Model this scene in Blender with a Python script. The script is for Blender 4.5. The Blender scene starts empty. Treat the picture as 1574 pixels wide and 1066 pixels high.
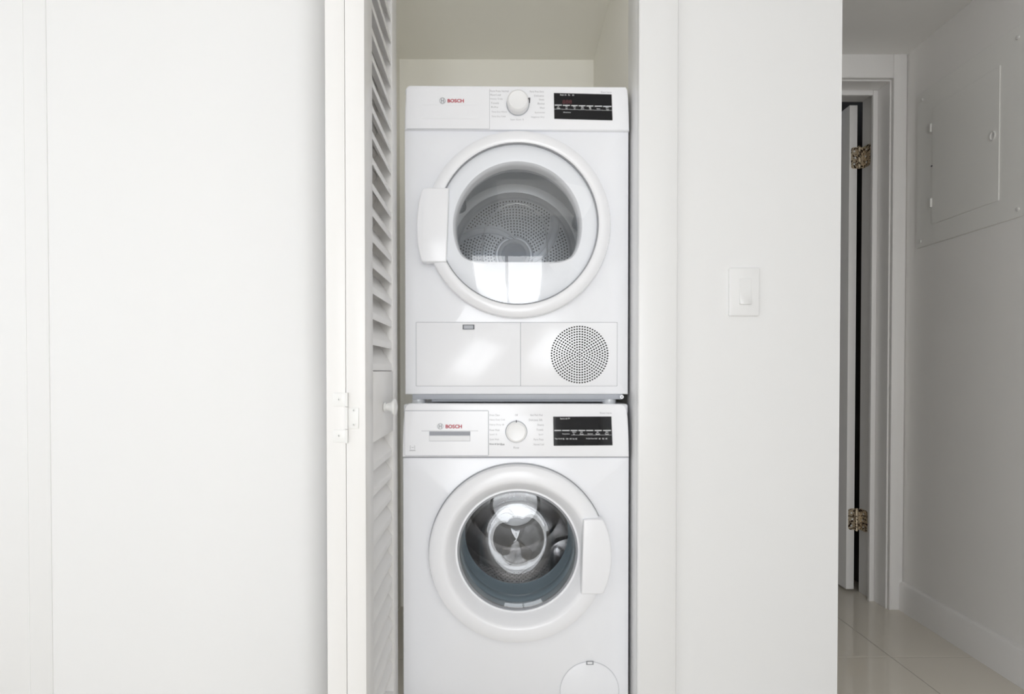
import bpy, bmesh, math, random
from math import sin, cos, pi, radians
from mathutils import Vector, Matrix
random.seed(3)
sc = bpy.context.scene
COL = sc.collection

# ------------------------------------------------------------------ camera
FPX = 800.0                       # focal length in pixels of the 1574 px wide frame
CAM = Vector((0.0, 0.0, 0.934))
cd = bpy.data.cameras.new('camera')
cd.sensor_width = 36.0
cd.lens = FPX / 1574.0 * 36.0
cd.shift_y = 0.0299
cd.clip_start = 0.02
cam = bpy.data.objects.new('camera', cd)
COL.objects.link(cam)
cam.location = CAM
cam.rotation_euler = (radians(90 - 0.7), 0.0, radians(-0.4))
sc.camera = cam
_R = cam.rotation_euler.to_matrix()

# ------------------------------------------------------------------ world, lights, exposure
world = bpy.data.worlds.new('world')
sc.world = world
world.use_nodes = True
bg = world.node_tree.nodes['Background']
bg.inputs[0].default_value = (0.80, 0.88, 1.0, 1)
bg.inputs[1].default_value = 1.0

def area(name, loc, rot, sx, sy, power, color=(1, 1, 1)):
    l = bpy.data.lights.new(name, 'AREA')
    l.shape = 'RECTANGLE'; l.size = sx; l.size_y = sy
    l.energy = power; l.color = color
    o = bpy.data.objects.new(name, l); COL.objects.link(o)
    o.location = loc; o.rotation_euler = [radians(a) for a in rot]
    return o

# daylight in the side window (left of the camera), the glass door behind the camera, and an added overhead fill light
area('daylight_side_window', (-2.58, -0.55, 1.35), (0, -90, 0), 1.7, 2.0, 9, (1.0, 0.99, 0.98))
area('daylight_glass_door', (-0.08, -3.22, 1.06), (90, 0, 0), 1.25, 2.0, 50, (0.97, 0.985, 1.0))
area('ceiling_fill', (0.45, -1.5, 2.40), (0, 0, 0), 1.2, 1.2, 4, (1.0, 0.985, 0.96))

vs = sc.view_settings
vs.view_transform = 'Standard'
vs.look = 'None'
vs.gamma = 1.0
vs.use_curve_mapping = False
vs.exposure = 0.0
sc.cycles.use_denoising = True
sc.cycles.max_bounces = 14
sc.cycles.diffuse_bounces = 6
sc.cycles.transmission_bounces = 12
sc.cycles.glossy_bounces = 6

# ------------------------------------------------------------------ helpers
def ray(px, py):
    return _R @ Vector(((px - 787.0) / FPX, -(py - 580.0) / FPX, -1.0))

def W(px, py, Y):
    """world point seen at photo pixel (px, py) on the plane y = Y"""
    v = ray(px, py)
    return CAM + v * (Y / v.y)

def xz(px, py, Y):
    p = W(px, py, Y)
    return (p.x, p.z)

def kids(o):
    return [c for c in bpy.data.objects if c.parent == o]

def tag(o, label=None, cat=None, group=None, kind=None):
    if label: o['label'] = label
    if cat: o['category'] = cat
    if group: o['group'] = group
    if kind: o['kind'] = kind
    return o

def thing(name, loc, label=None, cat=None, group=None, kind=None, rz=0.0):
    o = bpy.data.objects.new(name, None)
    o.empty_display_size = 0.05
    COL.objects.link(o)
    o.location = loc; o.rotation_euler = (0, 0, rz)
    return tag(o, label, cat, group, kind)

def world_loc(o):
    p = Vector((0, 0, 0))
    while o is not None:
        p = p + Vector(o.location)
        o = o.parent
    return p

def link(name, me, parent=None, label=None, kind=None):
    o = bpy.data.objects.new(name, me)
    COL.objects.link(o)
    if parent is not None: o.parent = parent
    if label: o['label'] = label
    if kind: o['kind'] = kind
    return o

def finish(bm, name, m, smooth=True, ang=35):
    bmesh.ops.remove_doubles(bm, verts=bm.verts, dist=1e-6)
    bmesh.ops.recalc_face_normals(bm, faces=bm.faces)
    me = bpy.data.meshes.new(name)
    bm.to_mesh(me); bm.free()
    me.materials.append(m)
    if smooth:
        me.polygons.foreach_set('use_smooth', [True] * len(me.polygons))
        me.set_sharp_from_angle(angle=radians(ang))
    return me

def obj(name, bm, m, parent=None, label=None, kind=None, smooth=True, ang=35):
    """bmesh in world coordinates -> one mesh object, re-based on its (unrotated) parent"""
    if parent is not None:
        off = world_loc(parent)
        bmesh.ops.translate(bm, verts=bm.verts, vec=-off)
    return link(name, finish(bm, name, m, smooth, ang), parent, label, kind)

def box(bm, x0, x1, y0, y1, z0, z1, bev=0.0, seg=2):
    t = bmesh.new()
    bmesh.ops.create_cube(t, size=1.0)
    bmesh.ops.scale(t, vec=(x1 - x0, y1 - y0, z1 - z0), verts=t.verts)
    bmesh.ops.translate(t, vec=((x0 + x1) / 2, (y0 + y1) / 2, (z0 + z1) / 2), verts=t.verts)
    if bev > 0:
        bmesh.ops.bevel(t, geom=list(t.edges), offset=bev, segments=seg, profile=0.5, affect='EDGES')
    merge(bm, t)
    return bm

def merge(bm, t):
    me = bpy.data.meshes.new('tmp'); t.to_mesh(me); t.free()
    bm.from_mesh(me); bpy.data.meshes.remove(me)

def prism(bm, pts, y0, y1, bev=0.0, seg=2):
    """polygon of (x, z) points extruded from y0 (front) to y1 (back), edges bevelled"""
    t = bmesh.new()
    a = [t.verts.new((x, y0, z)) for x, z in pts]
    b = [t.verts.new((x, y1, z)) for x, z in pts]
    n = len(pts)
    t.faces.new(a); t.faces.new(list(reversed(b)))
    for i in range(n):
        j = (i + 1) % n
        t.faces.new((a[i], b[i], b[j], a[j]))
    bmesh.ops.recalc_face_normals(t, faces=t.faces)
    if bev > 0:
        ed = [e for e in t.edges if abs(e.verts[0].co.y - y0) < 1e-7 and abs(e.verts[1].co.y - y0) < 1e-7]
        bmesh.ops.bevel(t, geom=ed, offset=bev, segments=seg, profile=0.5, affect='EDGES')
    merge(bm, t)
    return bm

def loft(bm, loops, close_first=False, close_last=False):
    vs_ = [[bm.verts.new(p) for p in L] for L in loops]
    n = len(loops[0])
    for A, B in zip(vs_[:-1], vs_[1:]):
        for i in range(n):
            j = (i + 1) % n
            bm.faces.new((A[i], A[j], B[j], B[i]))
    if close_first: bm.faces.new(vs_[0])
    if close_last: bm.faces.new(list(reversed(vs_[-1])))
    return bm

def circ(cx, cz, r, y, n=96, f=None):
    out = []
    for i in range(n):
        t = 2 * pi * i / n
        k = r * (f(t) if f else 1.0)
        out.append((cx + k * cos(t), y, cz + k * sin(t)))
    return out

def ring(bm, cx, cz, prof, n=96, f=None, close_first=False, close_last=False):
    """lathe about the y axis through (cx, cz): prof = [(r, y), ...]"""
    return loft(bm, [circ(cx, cz, r, y, n, f) for r, y in prof], close_first, close_last)

def solid_ring(bm, cx, cz, prof, n=96, f=None):
    return ring(bm, cx, cz, list(prof) + [prof[0]], n, f)

def tube(bm, pts, r, n=8, closed=False):
    P = [Vector(p) for p in pts]
    loops = []
    for i, p in enumerate(P):
        a = P[i - 1] if (i > 0 or closed) else p
        b = P[(i + 1) % len(P)] if (i < len(P) - 1 or closed) else p
        t = (b - a).normalized()
        u = t.cross(Vector((0, 1, 0)))
        if u.length < 1e-4: u = t.cross(Vector((1, 0, 0)))
        u.normalize(); v = t.cross(u).normalized()
        loops.append([p + (u * cos(2 * pi * k / n) + v * sin(2 * pi * k / n)) * r for k in range(n)])
    if closed: loops.append(loops[0])
    return loft(bm, loops, not closed, not closed)

def rrect(x0, x1, z0, z1, r, n=6, corners=(1, 1, 1, 1)):
    """counter-clockwise rounded rectangle; corners = bl, br, tr, tl"""
    out = []
    for k, (cx, cz, a) in enumerate(((x0, z0, pi), (x1, z0, 1.5 * pi), (x1, z1, 0), (x0, z1, 0.5 * pi))):
        if not corners[k] or r <= 0:
            out.append((cx, cz)); continue
        ox = cx + (r if k in (0, 3) else -r); oz = cz + (r if k in (0, 1) else -r)
        for i in range(n + 1):
            t = a + i / n * pi / 2
            out.append((ox + r * cos(t), oz + r * sin(t)))
    return out

def plate_with_hole(bm, x0, x1, z0, z1, y0, y1, cx, cz, hole, bev=0.003, n=120):
    """flat panel with a hole cut through it; hole(t) is the radius at angle t"""
    angs = [2 * pi * i / n for i in range(n)]
    for X in (x0, x1):
        for Z in (z0, z1):
            angs.append(math.atan2(Z - cz, X - cx) % (2 * pi))
    angs = sorted(set(round(a, 7) for a in angs))
    def outer(y, e):
        L = []
        for a in angs:
            c, s = cos(a), sin(a)
            k = 1e9
            if abs(c) > 1e-9: k = min(k, ((x1 if c > 0 else x0) - cx) / c)
            if abs(s) > 1e-9: k = min(k, ((z1 if s > 0 else z0) - cz) / s)
            x = min(max(cx + k * c, x0 + e), x1 - e); z = min(max(cz + k * s, z0 + e), z1 - e)
            L.append((x, y, z))
        return L
    def inner(y):
        return [(cx + hole(a) * cos(a), y, cz + hole(a) * sin(a)) for a in angs]
    loft(bm, [inner(y1), outer(y1, 0), outer(y0 + bev, 0), outer(y0 + bev * 0.3, bev * 0.3), outer(y0, bev), inner(y0), inner(y1)])
    return bm

_font_cache = {}
def text_into(bm, s, x0, x1, zc, y, h=None, bold=0.0, zh=None):
    """flat lettering fitted between x0 and x1, centred on height zc, at depth y (facing -y)"""
    cu = bpy.data.curves.new('lettering', 'FONT')
    cu.body = s; cu.size = 1.0; cu.resolution_u = 3; cu.offset = bold
    o = bpy.data.objects.new('lettering', cu)
    COL.objects.link(o)
    dg = bpy.context.evaluated_depsgraph_get()
    me = bpy.data.meshes.new_from_object(o.evaluated_get(dg))
    bpy.data.objects.remove(o); bpy.data.curves.remove(cu)
    if not len(me.vertices): return
    xs = [v.co.x for v in me.vertices]; ys = [v.co.y for v in me.vertices]
    a, b, c, d = min(xs), max(xs), min(ys), max(ys)
    k = (x1 - x0) / max(b - a, 1e-6)
    kz = k if h is None else h / max(d - c, 1e-6)
    for v in me.vertices:
        v.co = Vector((x0 + (v.co.x - a) * k, y, zc + (v.co.y - (c + d) / 2) * kz))
    bm.from_mesh(me); bpy.data.meshes.remove(me)

# ------------------------------------------------------------------ materials
def mat(name, color, rough=0.5, metal=0.0, coat=0.0, spec=0.5, bump=0.0, bscale=200.0, vary=0.0, vscale=3.0, color2=None):
    m = bpy.data.materials.new(name); m.use_nodes = True
    nt = m.node_tree; b = nt.nodes['Principled BSDF']
    b.inputs['Base Color'].default_value = (*color, 1)
    b.inputs['Roughness'].default_value = rough
    b.inputs['Metallic'].default_value = metal
    b.inputs['Coat Weight'].default_value = coat
    b.inputs['Coat Roughness'].default_value = 0.04
    b.inputs['Specular IOR Level'].default_value = spec
    if bump or vary:
        tc = nt.nodes.new('ShaderNodeTexCoord')
    if bump:
        nz = nt.nodes.new('ShaderNodeTexNoise'); nz.inputs['Scale'].default_value = bscale; nz.inputs['Detail'].default_value = 3
        bp = nt.nodes.new('ShaderNodeBump'); bp.inputs['Strength'].default_value = bump; bp.inputs['Distance'].default_value = 0.002
        nt.links.new(tc.outputs['Object'], nz.inputs['Vector'])
        nt.links.new(nz.outputs['Fac'], bp.inputs['Height']); nt.links.new(bp.outputs['Normal'], b.inputs['Normal'])
    if vary:
        n2 = nt.nodes.new('ShaderNodeTexNoise'); n2.inputs['Scale'].default_value = vscale; n2.inputs['Detail'].default_value = 4
        cr = nt.nodes.new('ShaderNodeValToRGB')
        c2 = color2 or tuple(c * (1 - vary) for c in color)
        cr.color_ramp.elements[0].position = 0.35; cr.color_ramp.elements[1].position = 0.65
        cr.color_ramp.elements[0].color = (*c2, 1); cr.color_ramp.elements[1].color = (*color, 1)
        nt.links.new(tc.outputs['Object'], n2.inputs['Vector'])
        nt.links.new(n2.outputs['Fac'], cr.inputs['Fac']); nt.links.new(cr.outputs['Color'], b.inputs['Base Color'])
    return m

def glass_mat(name, color=(1, 1, 1), rough=0.0, ior=1.45):
    m = bpy.data.materials.new(name); m.use_nodes = True
    b = m.node_tree.nodes['Principled BSDF']
    b.inputs['Base Color'].default_value = (*color, 1)
    b.inputs['Roughness'].default_value = rough
    b.inputs['IOR'].default_value = ior
    b.inputs['Transmission Weight'].default_value = 1.0
    return m

def pane_mat(name, tint=(1, 1, 1), ior=1.5):
    """thin pane: clear transmission plus mirror reflection by Fresnel"""
    m = bpy.data.materials.new(name); m.use_nodes = True
    nt = m.node_tree; nt.nodes.clear()
    out = nt.nodes.new('ShaderNodeOutputMaterial'); mx = nt.nodes.new('ShaderNodeMixShader')
    tr = nt.nodes.new('ShaderNodeBsdfTransparent'); gl = nt.nodes.new('ShaderNodeBsdfGlossy'); fr = nt.nodes.new('ShaderNodeFresnel')
    tr.inputs[0].default_value = (*tint, 1); gl.inputs['Roughness'].default_value = 0.01; fr.inputs[0].default_value = ior
    # same reflectance from either side of the sheet
    ge = nt.nodes.new('ShaderNodeNewGeometry'); mr = nt.nodes.new('ShaderNodeMapRange')
    mr.inputs['To Min'].default_value = ior; mr.inputs['To Max'].default_value = 1.0 / ior
    nt.links.new(ge.outputs['Backfacing'], mr.inputs['Value']); nt.links.new(mr.outputs['Result'], fr.inputs[0])
    nt.links.new(fr.outputs[0], mx.inputs[0]); nt.links.new(tr.outputs[0], mx.inputs[1]); nt.links.new(gl.outputs[0], mx.inputs[2])
    nt.links.new(mx.outputs[0], out.inputs[0])
    return m

WALL = mat('white_wall_paint', (0.88, 0.88, 0.88), 0.55, bump=0.05, bscale=160)
CLOSET = mat('warm_white_closet_paint', (0.92, 0.90, 0.83), 0.6, bump=0.05, bscale=160)
HALL = mat('hall_wall_paint', (0.84, 0.825, 0.805), 0.55, bump=0.05, bscale=160, vary=0.02, vscale=4)
CEIL = mat('ceiling_paint', (0.84, 0.83, 0.81), 0.7)
TRIM = mat('white_trim_gloss', (0.88, 0.88, 0.88), 0.3)
DOORW = mat('white_door_paint', (0.885, 0.875, 0.865), 0.35)
HTRIM = mat('hall_trim_paint', (0.86, 0.845, 0.83), 0.3)
HINGEW = mat('painted_hinge', (0.88, 0.88, 0.87), 0.3)
SCREW = mat('dull_screw', (0.45, 0.45, 0.44), 0.4, metal=0.6)
BRASS = mat('antique_brass', (0.66, 0.56, 0.42), 0.3, metal=0.6, vary=0.5, vscale=120, color2=(0.05, 0.03, 0.02))
for _n in BRASS.node_tree.nodes:
    if _n.type == 'VALTORGB': _n.color_ramp.elements[0].position = 0.40; _n.color_ramp.elements[1].position = 0.50
TILE = mat('polished_beige_tile', (0.76, 0.715, 0.635), 0.06, vary=0.03, vscale=2.0)
GROUT = mat('grout', (0.26, 0.235, 0.21), 0.8)
ENAMEL = mat('white_enamel', (0.93, 0.94, 0.975), 0.16)
PLASTIC = mat('white_plastic', (0.93, 0.935, 0.965), 0.18)
KNOBM = mat('knob_plastic', (0.93, 0.93, 0.94), 0.22)
SHADOWGREY = mat('grey_plastic', (0.46, 0.48, 0.52), 0.4)
LINER = mat('light_grey_liner', (0.66, 0.67, 0.70), 0.35)
SEAML = mat('pale_seam', (0.60, 0.61, 0.64), 0.5)
SEAM2 = mat('mid_grey_seam', (0.36, 0.37, 0.41), 0.5)
DARKGREY = mat('dark_grey_plastic', (0.10, 0.105, 0.115), 0.45)
SEAM = mat('grey_trim_ring', (0.30, 0.31, 0.33), 0.3)
BLACK = mat('black_hole', (0.01, 0.01, 0.01), 0.8)
DISPLAY = mat('black_display_glass', (0.006, 0.006, 0.008), 0.05, spec=0.3)
INK = mat('grey_ink', (0.42, 0.42, 0.44), 0.6)
DINK = mat('dark_ink', (0.12, 0.12, 0.13), 0.5)
WINK = mat('white_ink', (0.78, 0.79, 0.80), 0.5)
RINK = mat('red_ink', (0.50, 0.025, 0.05), 0.5)
LED = mat('unlit_red_segments', (0.10, 0.018, 0.022), 0.4)
EMBLEM = mat('emblem_grey', (0.33, 0.34, 0.36), 0.3)
CHROME = mat('chrome', (0.75, 0.76, 0.78), 0.12, metal=1.0)
STEEL = mat('drum_steel', (0.62, 0.64, 0.67), 0.24, metal=1.0, bump=0.06, bscale=30)
STEEL2 = mat('wet_drum_steel', (0.50, 0.49, 0.49), 0.22, metal=1.0, bump=0.1, bscale=25)
BACKP = mat('drum_back_grey', (0.80, 0.82, 0.85), 0.35, metal=0.2)
GALV = mat('drum_lining_light', (0.86, 0.88, 0.90), 0.28, metal=0.35)
RUBBER = mat('blue_grey_rubber', (0.36, 0.44, 0.49), 0.4)
GLASS = pane_mat('clear_door_glass', (0.97, 0.98, 0.99), 1.62)
BOWL = glass_mat('thick_bowl_glass', (0.93, 0.95, 0.96), 0.0, 1.35)
SWITCH = mat('switch_plastic', (0.88, 0.88, 0.88), 0.25)
PANELP = mat('painted_panel', (0.82, 0.812, 0.785), 0.4, bump=0.03, bscale=300)
LATCHM = mat('worn_latch', (0.80, 0.79, 0.77), 0.3, metal=0.2)
DARKROOM = mat('unlit_room_shade', (0.10, 0.095, 0.09), 0.8)  # dark base colour stands in for the far room being unlit

# ------------------------------------------------------------------ room shell
YW = 1.325          # face of the wall the closet is in
YC = 2.06           # back of the closet
YH = 2.03           # face of the wall at the hall's end
YH2 = 2.186         # its far side
ZC = 2.158          # low ceiling over closet and hall
XL, XR = -2.62, 1.55
YB = -3.2
HC = 2.44           # room ceiling
def hallx(y): return 1.545 + 0.032 * (y - 2.03)

def st(name, bm, m, label, cat, parent=None):
    o = obj(name, bm, m, parent)
    tag(o, label, cat, kind='structure')
    return o

# floor: grout bed with separate tiles
floor = thing('floor', (0, 0, 0), 'glossy beige square floor tiles with thin dark joints', 'floor', kind='structure')
bm = bmesh.new(); box(bm, XL - 0.1, 1.75, YB - 0.1, 4.1, -0.08, -0.0012)
obj('grout_bed', bm, GROUT, floor)
T = 0.60
bm = bmesh.new(); box(bm, 0.0012, T - 0.0012, 0.0012, T - 0.0012, -0.012, 0.0, 0.0008, 1)
tile_me = finish(bm, 'tile', TILE)
for i in range(-7, 1 + 1):
    for j in range(-9, 4):
        x = 1.252 + (i - 1) * T; y = 1.682 + (j - 1) * T
        if y > 2.0 and x < 0.0: continue
        if y > YH2 + T: continue
        t = link('tile', tile_me, floor); t.location = (x, y, 0)
# row completing the strip against the right wall
bm = bmesh.new(); box(bm, 0.0012, 0.32, 0.0012, T - 0.0012, -0.012, 0.0, 0.0008, 1)
tile_cut = finish(bm, 'tile', TILE)
# (the cut tiles run under the right wall and its baseboard)
for j in range(-9, 4):
    for o in [o for o in kids(floor) if o.name.startswith('tile') and abs(o.location.x - 1.252) < 1e-3 and abs(o.location.y - (1.682 + (j - 1) * T)) < 1e-3]:
        o.data = tile_cut

# the wall the closet opens in: left piece with a rounded corner, header, right piece
bm = bmesh.new()
xe, rr = -0.470, 0.068
prof = [(XL - 0.1, YW), (xe - rr, YW)]
for k in range(1, 17):
    a = pi / 2 * k / 16
    prof.append((xe - rr + rr * sin(a), YW + rr - rr * cos(a)))
prof += [(xe, YW + 0.11), (XL - 0.1, YW + 0.11)]
loops = [[(x, y, 0.0) for x, y in prof], [(x, y, HC) for x, y in prof]]
loft(bm, loops, True, True)
st('wall_front_left', bm, WALL, 'bright white smooth wall left of the louvered door', 'wall')
bm = bmesh.new()
box(bm, 0.3355, 0.847, YW, YW + 0.11, 0, HC)
st('wall_front_right', bm, WALL, 'white wall piece carrying the light switch', 'wall')
bm = bmesh.new(); box(bm, xe, 0.3355, YW, YW + 0.11, 2.14, HC)
st('wall_front_header', bm, WALL, 'wall above the closet opening', 'wall')
bm = bmesh.new(); box(bm, 0.847, 1.75, YW, YW + 0.11, ZC, HC)
st('wall_hall_header', bm, WALL, 'wall above the hallway mouth', 'wall')
# closet inside
bm = bmesh.new()
loft(bm, [[(xe - 0.09, YW + 0.11, z), (xe, YW + 0.11, z), (-0.4272, YC, z), (-0.52, YC, z)] for z in (0, ZC)], True, True)
st('wall_closet_left', bm, CLOSET, 'closet side wall behind the louvered door', 'wall')
bm = bmesh.new(); box(bm, 0.3355, 0.45, YW + 0.11, YC, 0, ZC)
st('wall_closet_right', bm, CLOSET, 'closet side wall close to the right side of the machines', 'wall')
bm = bmesh.new(); box(bm, -0.53, 0.45, YC, YC + 0.1, 0, ZC)
st('wall_closet_back', bm, CLOSET, 'beige closet back wall above the dryer', 'wall')
bm = bmesh.new(); box(bm, -0.58, 0.75, YW + 0.11, YC + 0.1, ZC, ZC + 0.08)
st('ceiling_closet', bm, CLOSET, 'beige closet ceiling', 'ceiling')
# hall
bm = bmesh.new(); box(bm, 0.75, 0.847, YW + 0.11, YH, 0, ZC)
st('wall_hall_left', bm, HALL, 'hall side of the wall end', 'wall')
bm = bmesh.new()
y0, y1 = YB, YH2
loft(bm, [[(hallx(y0), y0, z), (hallx(y0) + 0.12, y0, z), (hallx(y1) + 0.12, y1, z), (hallx(y1), y1, z)] for z in (0, HC)], True, True)
st('wall_right', bm, HALL, 'shaded grey hallway wall on the right with an electrical panel', 'wall')
bm = bmesh.new(); box(bm, 0.75, 1.60, YW + 0.11, YH + 0.02, ZC, ZC + 0.08)
st('ceiling_hall', bm, CEIL, 'low shaded ceiling over the hallway', 'ceiling')
JX = 1.485          # jamb face of the hall door opening
HX0 = 0.72
HZ = 2.062
bm = bmesh.new()
box(bm, JX + 0.02, hallx(YH) + 0.01, YH, YH2, 0, ZC)
box(bm, HX0 - 0.02, JX + 0.02, YH, YH2, HZ + 0.02, ZC)
st('wall_hall_back', bm, HALL, 'end wall of the hallway around the doorway', 'wall')
# room beyond the doorway
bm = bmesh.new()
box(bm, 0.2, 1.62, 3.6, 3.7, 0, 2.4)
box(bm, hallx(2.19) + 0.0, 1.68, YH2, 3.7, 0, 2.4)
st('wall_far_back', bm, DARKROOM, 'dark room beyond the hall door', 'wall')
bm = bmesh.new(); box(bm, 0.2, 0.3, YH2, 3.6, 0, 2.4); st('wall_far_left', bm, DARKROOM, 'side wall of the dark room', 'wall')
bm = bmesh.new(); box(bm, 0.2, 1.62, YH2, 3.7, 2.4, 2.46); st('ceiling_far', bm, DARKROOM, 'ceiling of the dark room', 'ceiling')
# room behind the camera
bm = bmesh.new()
box(bm, XL - 0.1, XL, YB, -1.6, 0, HC); box(bm, XL - 0.1, XL, 0.5, YW, 0, HC)
box(bm, XL - 0.1, XL, -1.6, 0.5, 0, 0.35); box(bm, XL - 0.1, XL, -1.6, 0.5, 2.2, HC)
st('wall_left', bm, WALL, 'left room wall with the side window', 'wall')
bm = bmesh.new()
box(bm, XL - 0.1, -0.72, YB - 0.1, YB, 0, HC); box(bm, 0.56, 1.6, YB - 0.1, YB, 0, HC); box(bm, -0.72, 0.56, YB - 0.1, YB, 2.22, HC)
st('wall_back', bm, WALL, 'back room wall with the glass door opening', 'wall')
bm = bmesh.new(); box(bm, XL - 0.1, 1.75, YB - 0.1, YW, HC, HC + 0.08)
st('ceiling', bm, CEIL, 'white room ceiling', 'ceiling')

bm = bmesh.new(); box(bm, 1.06, 1.18, YB, 0.05, 0, HC)  # added out of view to cut the light reaching the hallway
st('wall_light_block', bm, WALL, 'added unseen wall right of the camera, keeping light off the hallway', 'wall')

# frame of the glass door behind the camera (seen only in reflections)
d3 = thing('door_3', (-0.08, YB - 0.05, 0), 'white framed sliding glass door behind the camera', 'door', kind='structure')
bm = bmesh.new()
for xm in (-0.70, -0.08, 0.54): box(bm, xm - 0.028, xm + 0.028, YB - 0.08, YB - 0.02, 0, 2.20, 0.003, 1)
for zm in (0.04, 1.20, 2.18): box(bm, -0.672, 0.512, YB - 0.078, YB - 0.022, zm - 0.035, zm + 0.035, 0.003, 1)
obj('frame', bm, TRIM, d3)

# trim: shallow strip at far left of the white wall
bm = bmesh.new()
a = W(41, 500, YW).x; b = W(76, 500, YW).x
box(bm, a - 0.30, b, YW - 0.0022, YW + 0.002, 0.0, HC, 0.0012, 2)
st('trim_1', bm, WALL, 'slightly raised strip at the far left of the white wall', 'trim')
bm = bmesh.new()
tube(bm, [(a, YW - 0.0016, 0.0), (a, YW - 0.0016, HC)], 0.0019, 8)
st('trim_2', bm, WALL, 'thin raised bead running up the far left of the white wall', 'trim')
# closet casing, right side: face board with a rounded inner edge
bm = bmesh.new()
box(bm, 0.3270, 0.4265, 1.309, YW, 0, 2.14, 0.004, 3)
box(bm, 0.3270, 0.3375, 1.318, YW + 0.105, 0, 2.14, 0.003, 2)
st('trim_3', bm, TRIM, 'flat white casing board down the right side of the closet opening', 'trim')
bm = bmesh.new()
box(bm, xe, 0.4265, 1.309, YW, 2.14, 2.23, 0.004, 3)
st('trim_4', bm, TRIM, 'head casing over the closet opening', 'trim')
# hall door lining, stops, casing
bm = bmesh.new()
box(bm, JX, JX + 0.02, YH - 0.002, YH2, 0, HZ + 0.02, 0.001, 1)
box(bm, HX0, JX, YH - 0.002, YH2, HZ, HZ + 0.02, 0.001, 1)
st('trim_5', bm, HTRIM, 'inner lining of the hall doorway', 'trim')
bm = bmesh.new()
box(bm, JX - 0.02, JX - 0.0004, YH + 0.062, YH + 0.075, 0.0, HZ - 0.0004, 0.002, 2)
box(bm, HX0, JX - 0.0205, YH + 0.0625, YH + 0.0745, HZ - 0.0205, HZ, 0.002, 2)
st('trim_6', bm, HTRIM, 'narrow door stop strip inside the hall doorway', 'trim')
bm = bmesh.new()
cx0, cx1 = JX + 0.006, hallx(YH) - 0.002
box(bm, cx0, cx1, YH - 0.014, YH - 0.0002, 0, HZ + 0.098, 0.0025, 2)
box(bm, HX0, cx0 - 0.0004, YH - 0.0136, YH - 0.0004, HZ + 0.006, HZ + 0.0975, 0.0025, 2)
st('trim_7', bm, HTRIM, 'wide flat casing around the hall doorway', 'trim')
bm = bmesh.new()
box(bm, cx0 - 0.0015, cx0 + 0.005, YH - 0.0165, YH - 0.003, 0, HZ + 0.0125, 0.002, 2)
box(bm, HX0, cx0 - 0.002, YH - 0.0163, YH - 0.0032, HZ + 0.0045, HZ + 0.012, 0.002, 2)
st('trim_8', bm, HTRIM, 'fine bead on the inner edge of the hall door casing', 'trim')
# baseboard on the hall's right wall
bm = bmesh.new()
def bb(y, dz=0):
    x = hallx(y)
    return [(x + 0.002, y, 0.0), (x - 0.016, y, 0.0), (x - 0.016, y, 0.098), (x - 0.012, y, 0.108), (x - 0.003, y, 0.112), (x + 0.002, y, 0.112)]
loft(bm, [bb(YB), bb(YH - 0.014)], True, True)
st('baseboard_right', bm, HTRIM, 'pale baseboard along the right hallway wall', 'baseboard')
bm = bmesh.new(); box(bm, 0.4265, 0.847, YW - 0.014, YW, 0, 0.085, 0.003, 2)
st('baseboard_front', bm, TRIM, 'baseboard under the light switch wall', 'baseboard')

# ------------------------------------------------------------------ bifold louvered door
door1 = thing('door_1', (-0.318, 1.02, 0.012), 'white louvered bifold door folded open with a round knob', 'door', kind='structure')
TH = 0.0378; LEN = 0.342; DZ0 = 0.0; DZ1 = 2.10
z0d = 0.012
UP0, UP1 = 0.934 - z0d, 2.01 - z0d
LO0, LO1 = 0.13 - z0d, 0.785 - z0d
SU0, SU1 = 0.066, 0.282
def leaf_frame(side):
    """parts of one leaf in leaf coordinates: x = across (outer face at +side), y = along, z = up"""
    out = []
    def part(name, x0, x1, y0, y1, z0, z1, bev=0.0015):
        t = bmesh.new(); box(t, x0, x1, y0, y1, z0, z1, bev, 2); out.append((name, t))
    h = TH / 2
    part('stile', -h, h, 0.0, SU0, DZ0, DZ1, 0.002)
    part('stile', -h, h, SU1, LEN, DZ0, DZ1, 0.002)
    part('rail', -h, h, SU0, SU1, DZ0, LO0)
    part('rail', -h, h, SU0, SU1, LO1, UP0)
    part('rail', -h, h, SU0, SU1, UP1, DZ1)
    return out
def slat_mesh(side):
    t = bmesh.new()
    # section in (x, z): low at the outer face, high at the inner face
    run, rise, tv = 0.032, 0.050, 0.0155
    xo, xi = side * run / 2, -side * run / 2
    sec = [(xo, 0.0), (xi, rise), (xi, rise + tv), (xo, tv)]
    L = [[(x, y, z) for x, z in sec] for y in (SU0 - 0.002, SU1 + 0.002)]
    loft(t, L, True, True)
    bmesh.ops.recalc_face_normals(t, faces=t.faces)
    bmesh.ops.bevel(t, geom=[e for e in t.edges if abs(e.verts[0].co.y - e.verts[1].co.y) > 0.1], offset=0.0012, segments=2, profile=0.5, affect='EDGES')
    return finish(t, 'slat', DOORW)
for side, xoff, ang in ((1, 0.0194, 0.030), (-1, -0.0194, 0.020)):
    def put(name, me):
        o = link(name, me, door1); o.location = (xoff, 0, 0); o.rotation_euler = (0, 0, ang); return o
    for nm, t in leaf_frame(side):
        put(nm, finish(t, nm, DOORW))
    sm = slat_mesh(side)
    zs = []
    z = UP0 + 0.0008
    while z + 0.064 < UP1: zs.append(z); z += 0.054
    z = LO1 - 0.062
    while z > LO0 + 0.002: zs.append(z); z -= 0.054
    for z in zs:
        o = put('slat', sm); o.location = (xoff, 0, z)
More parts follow.
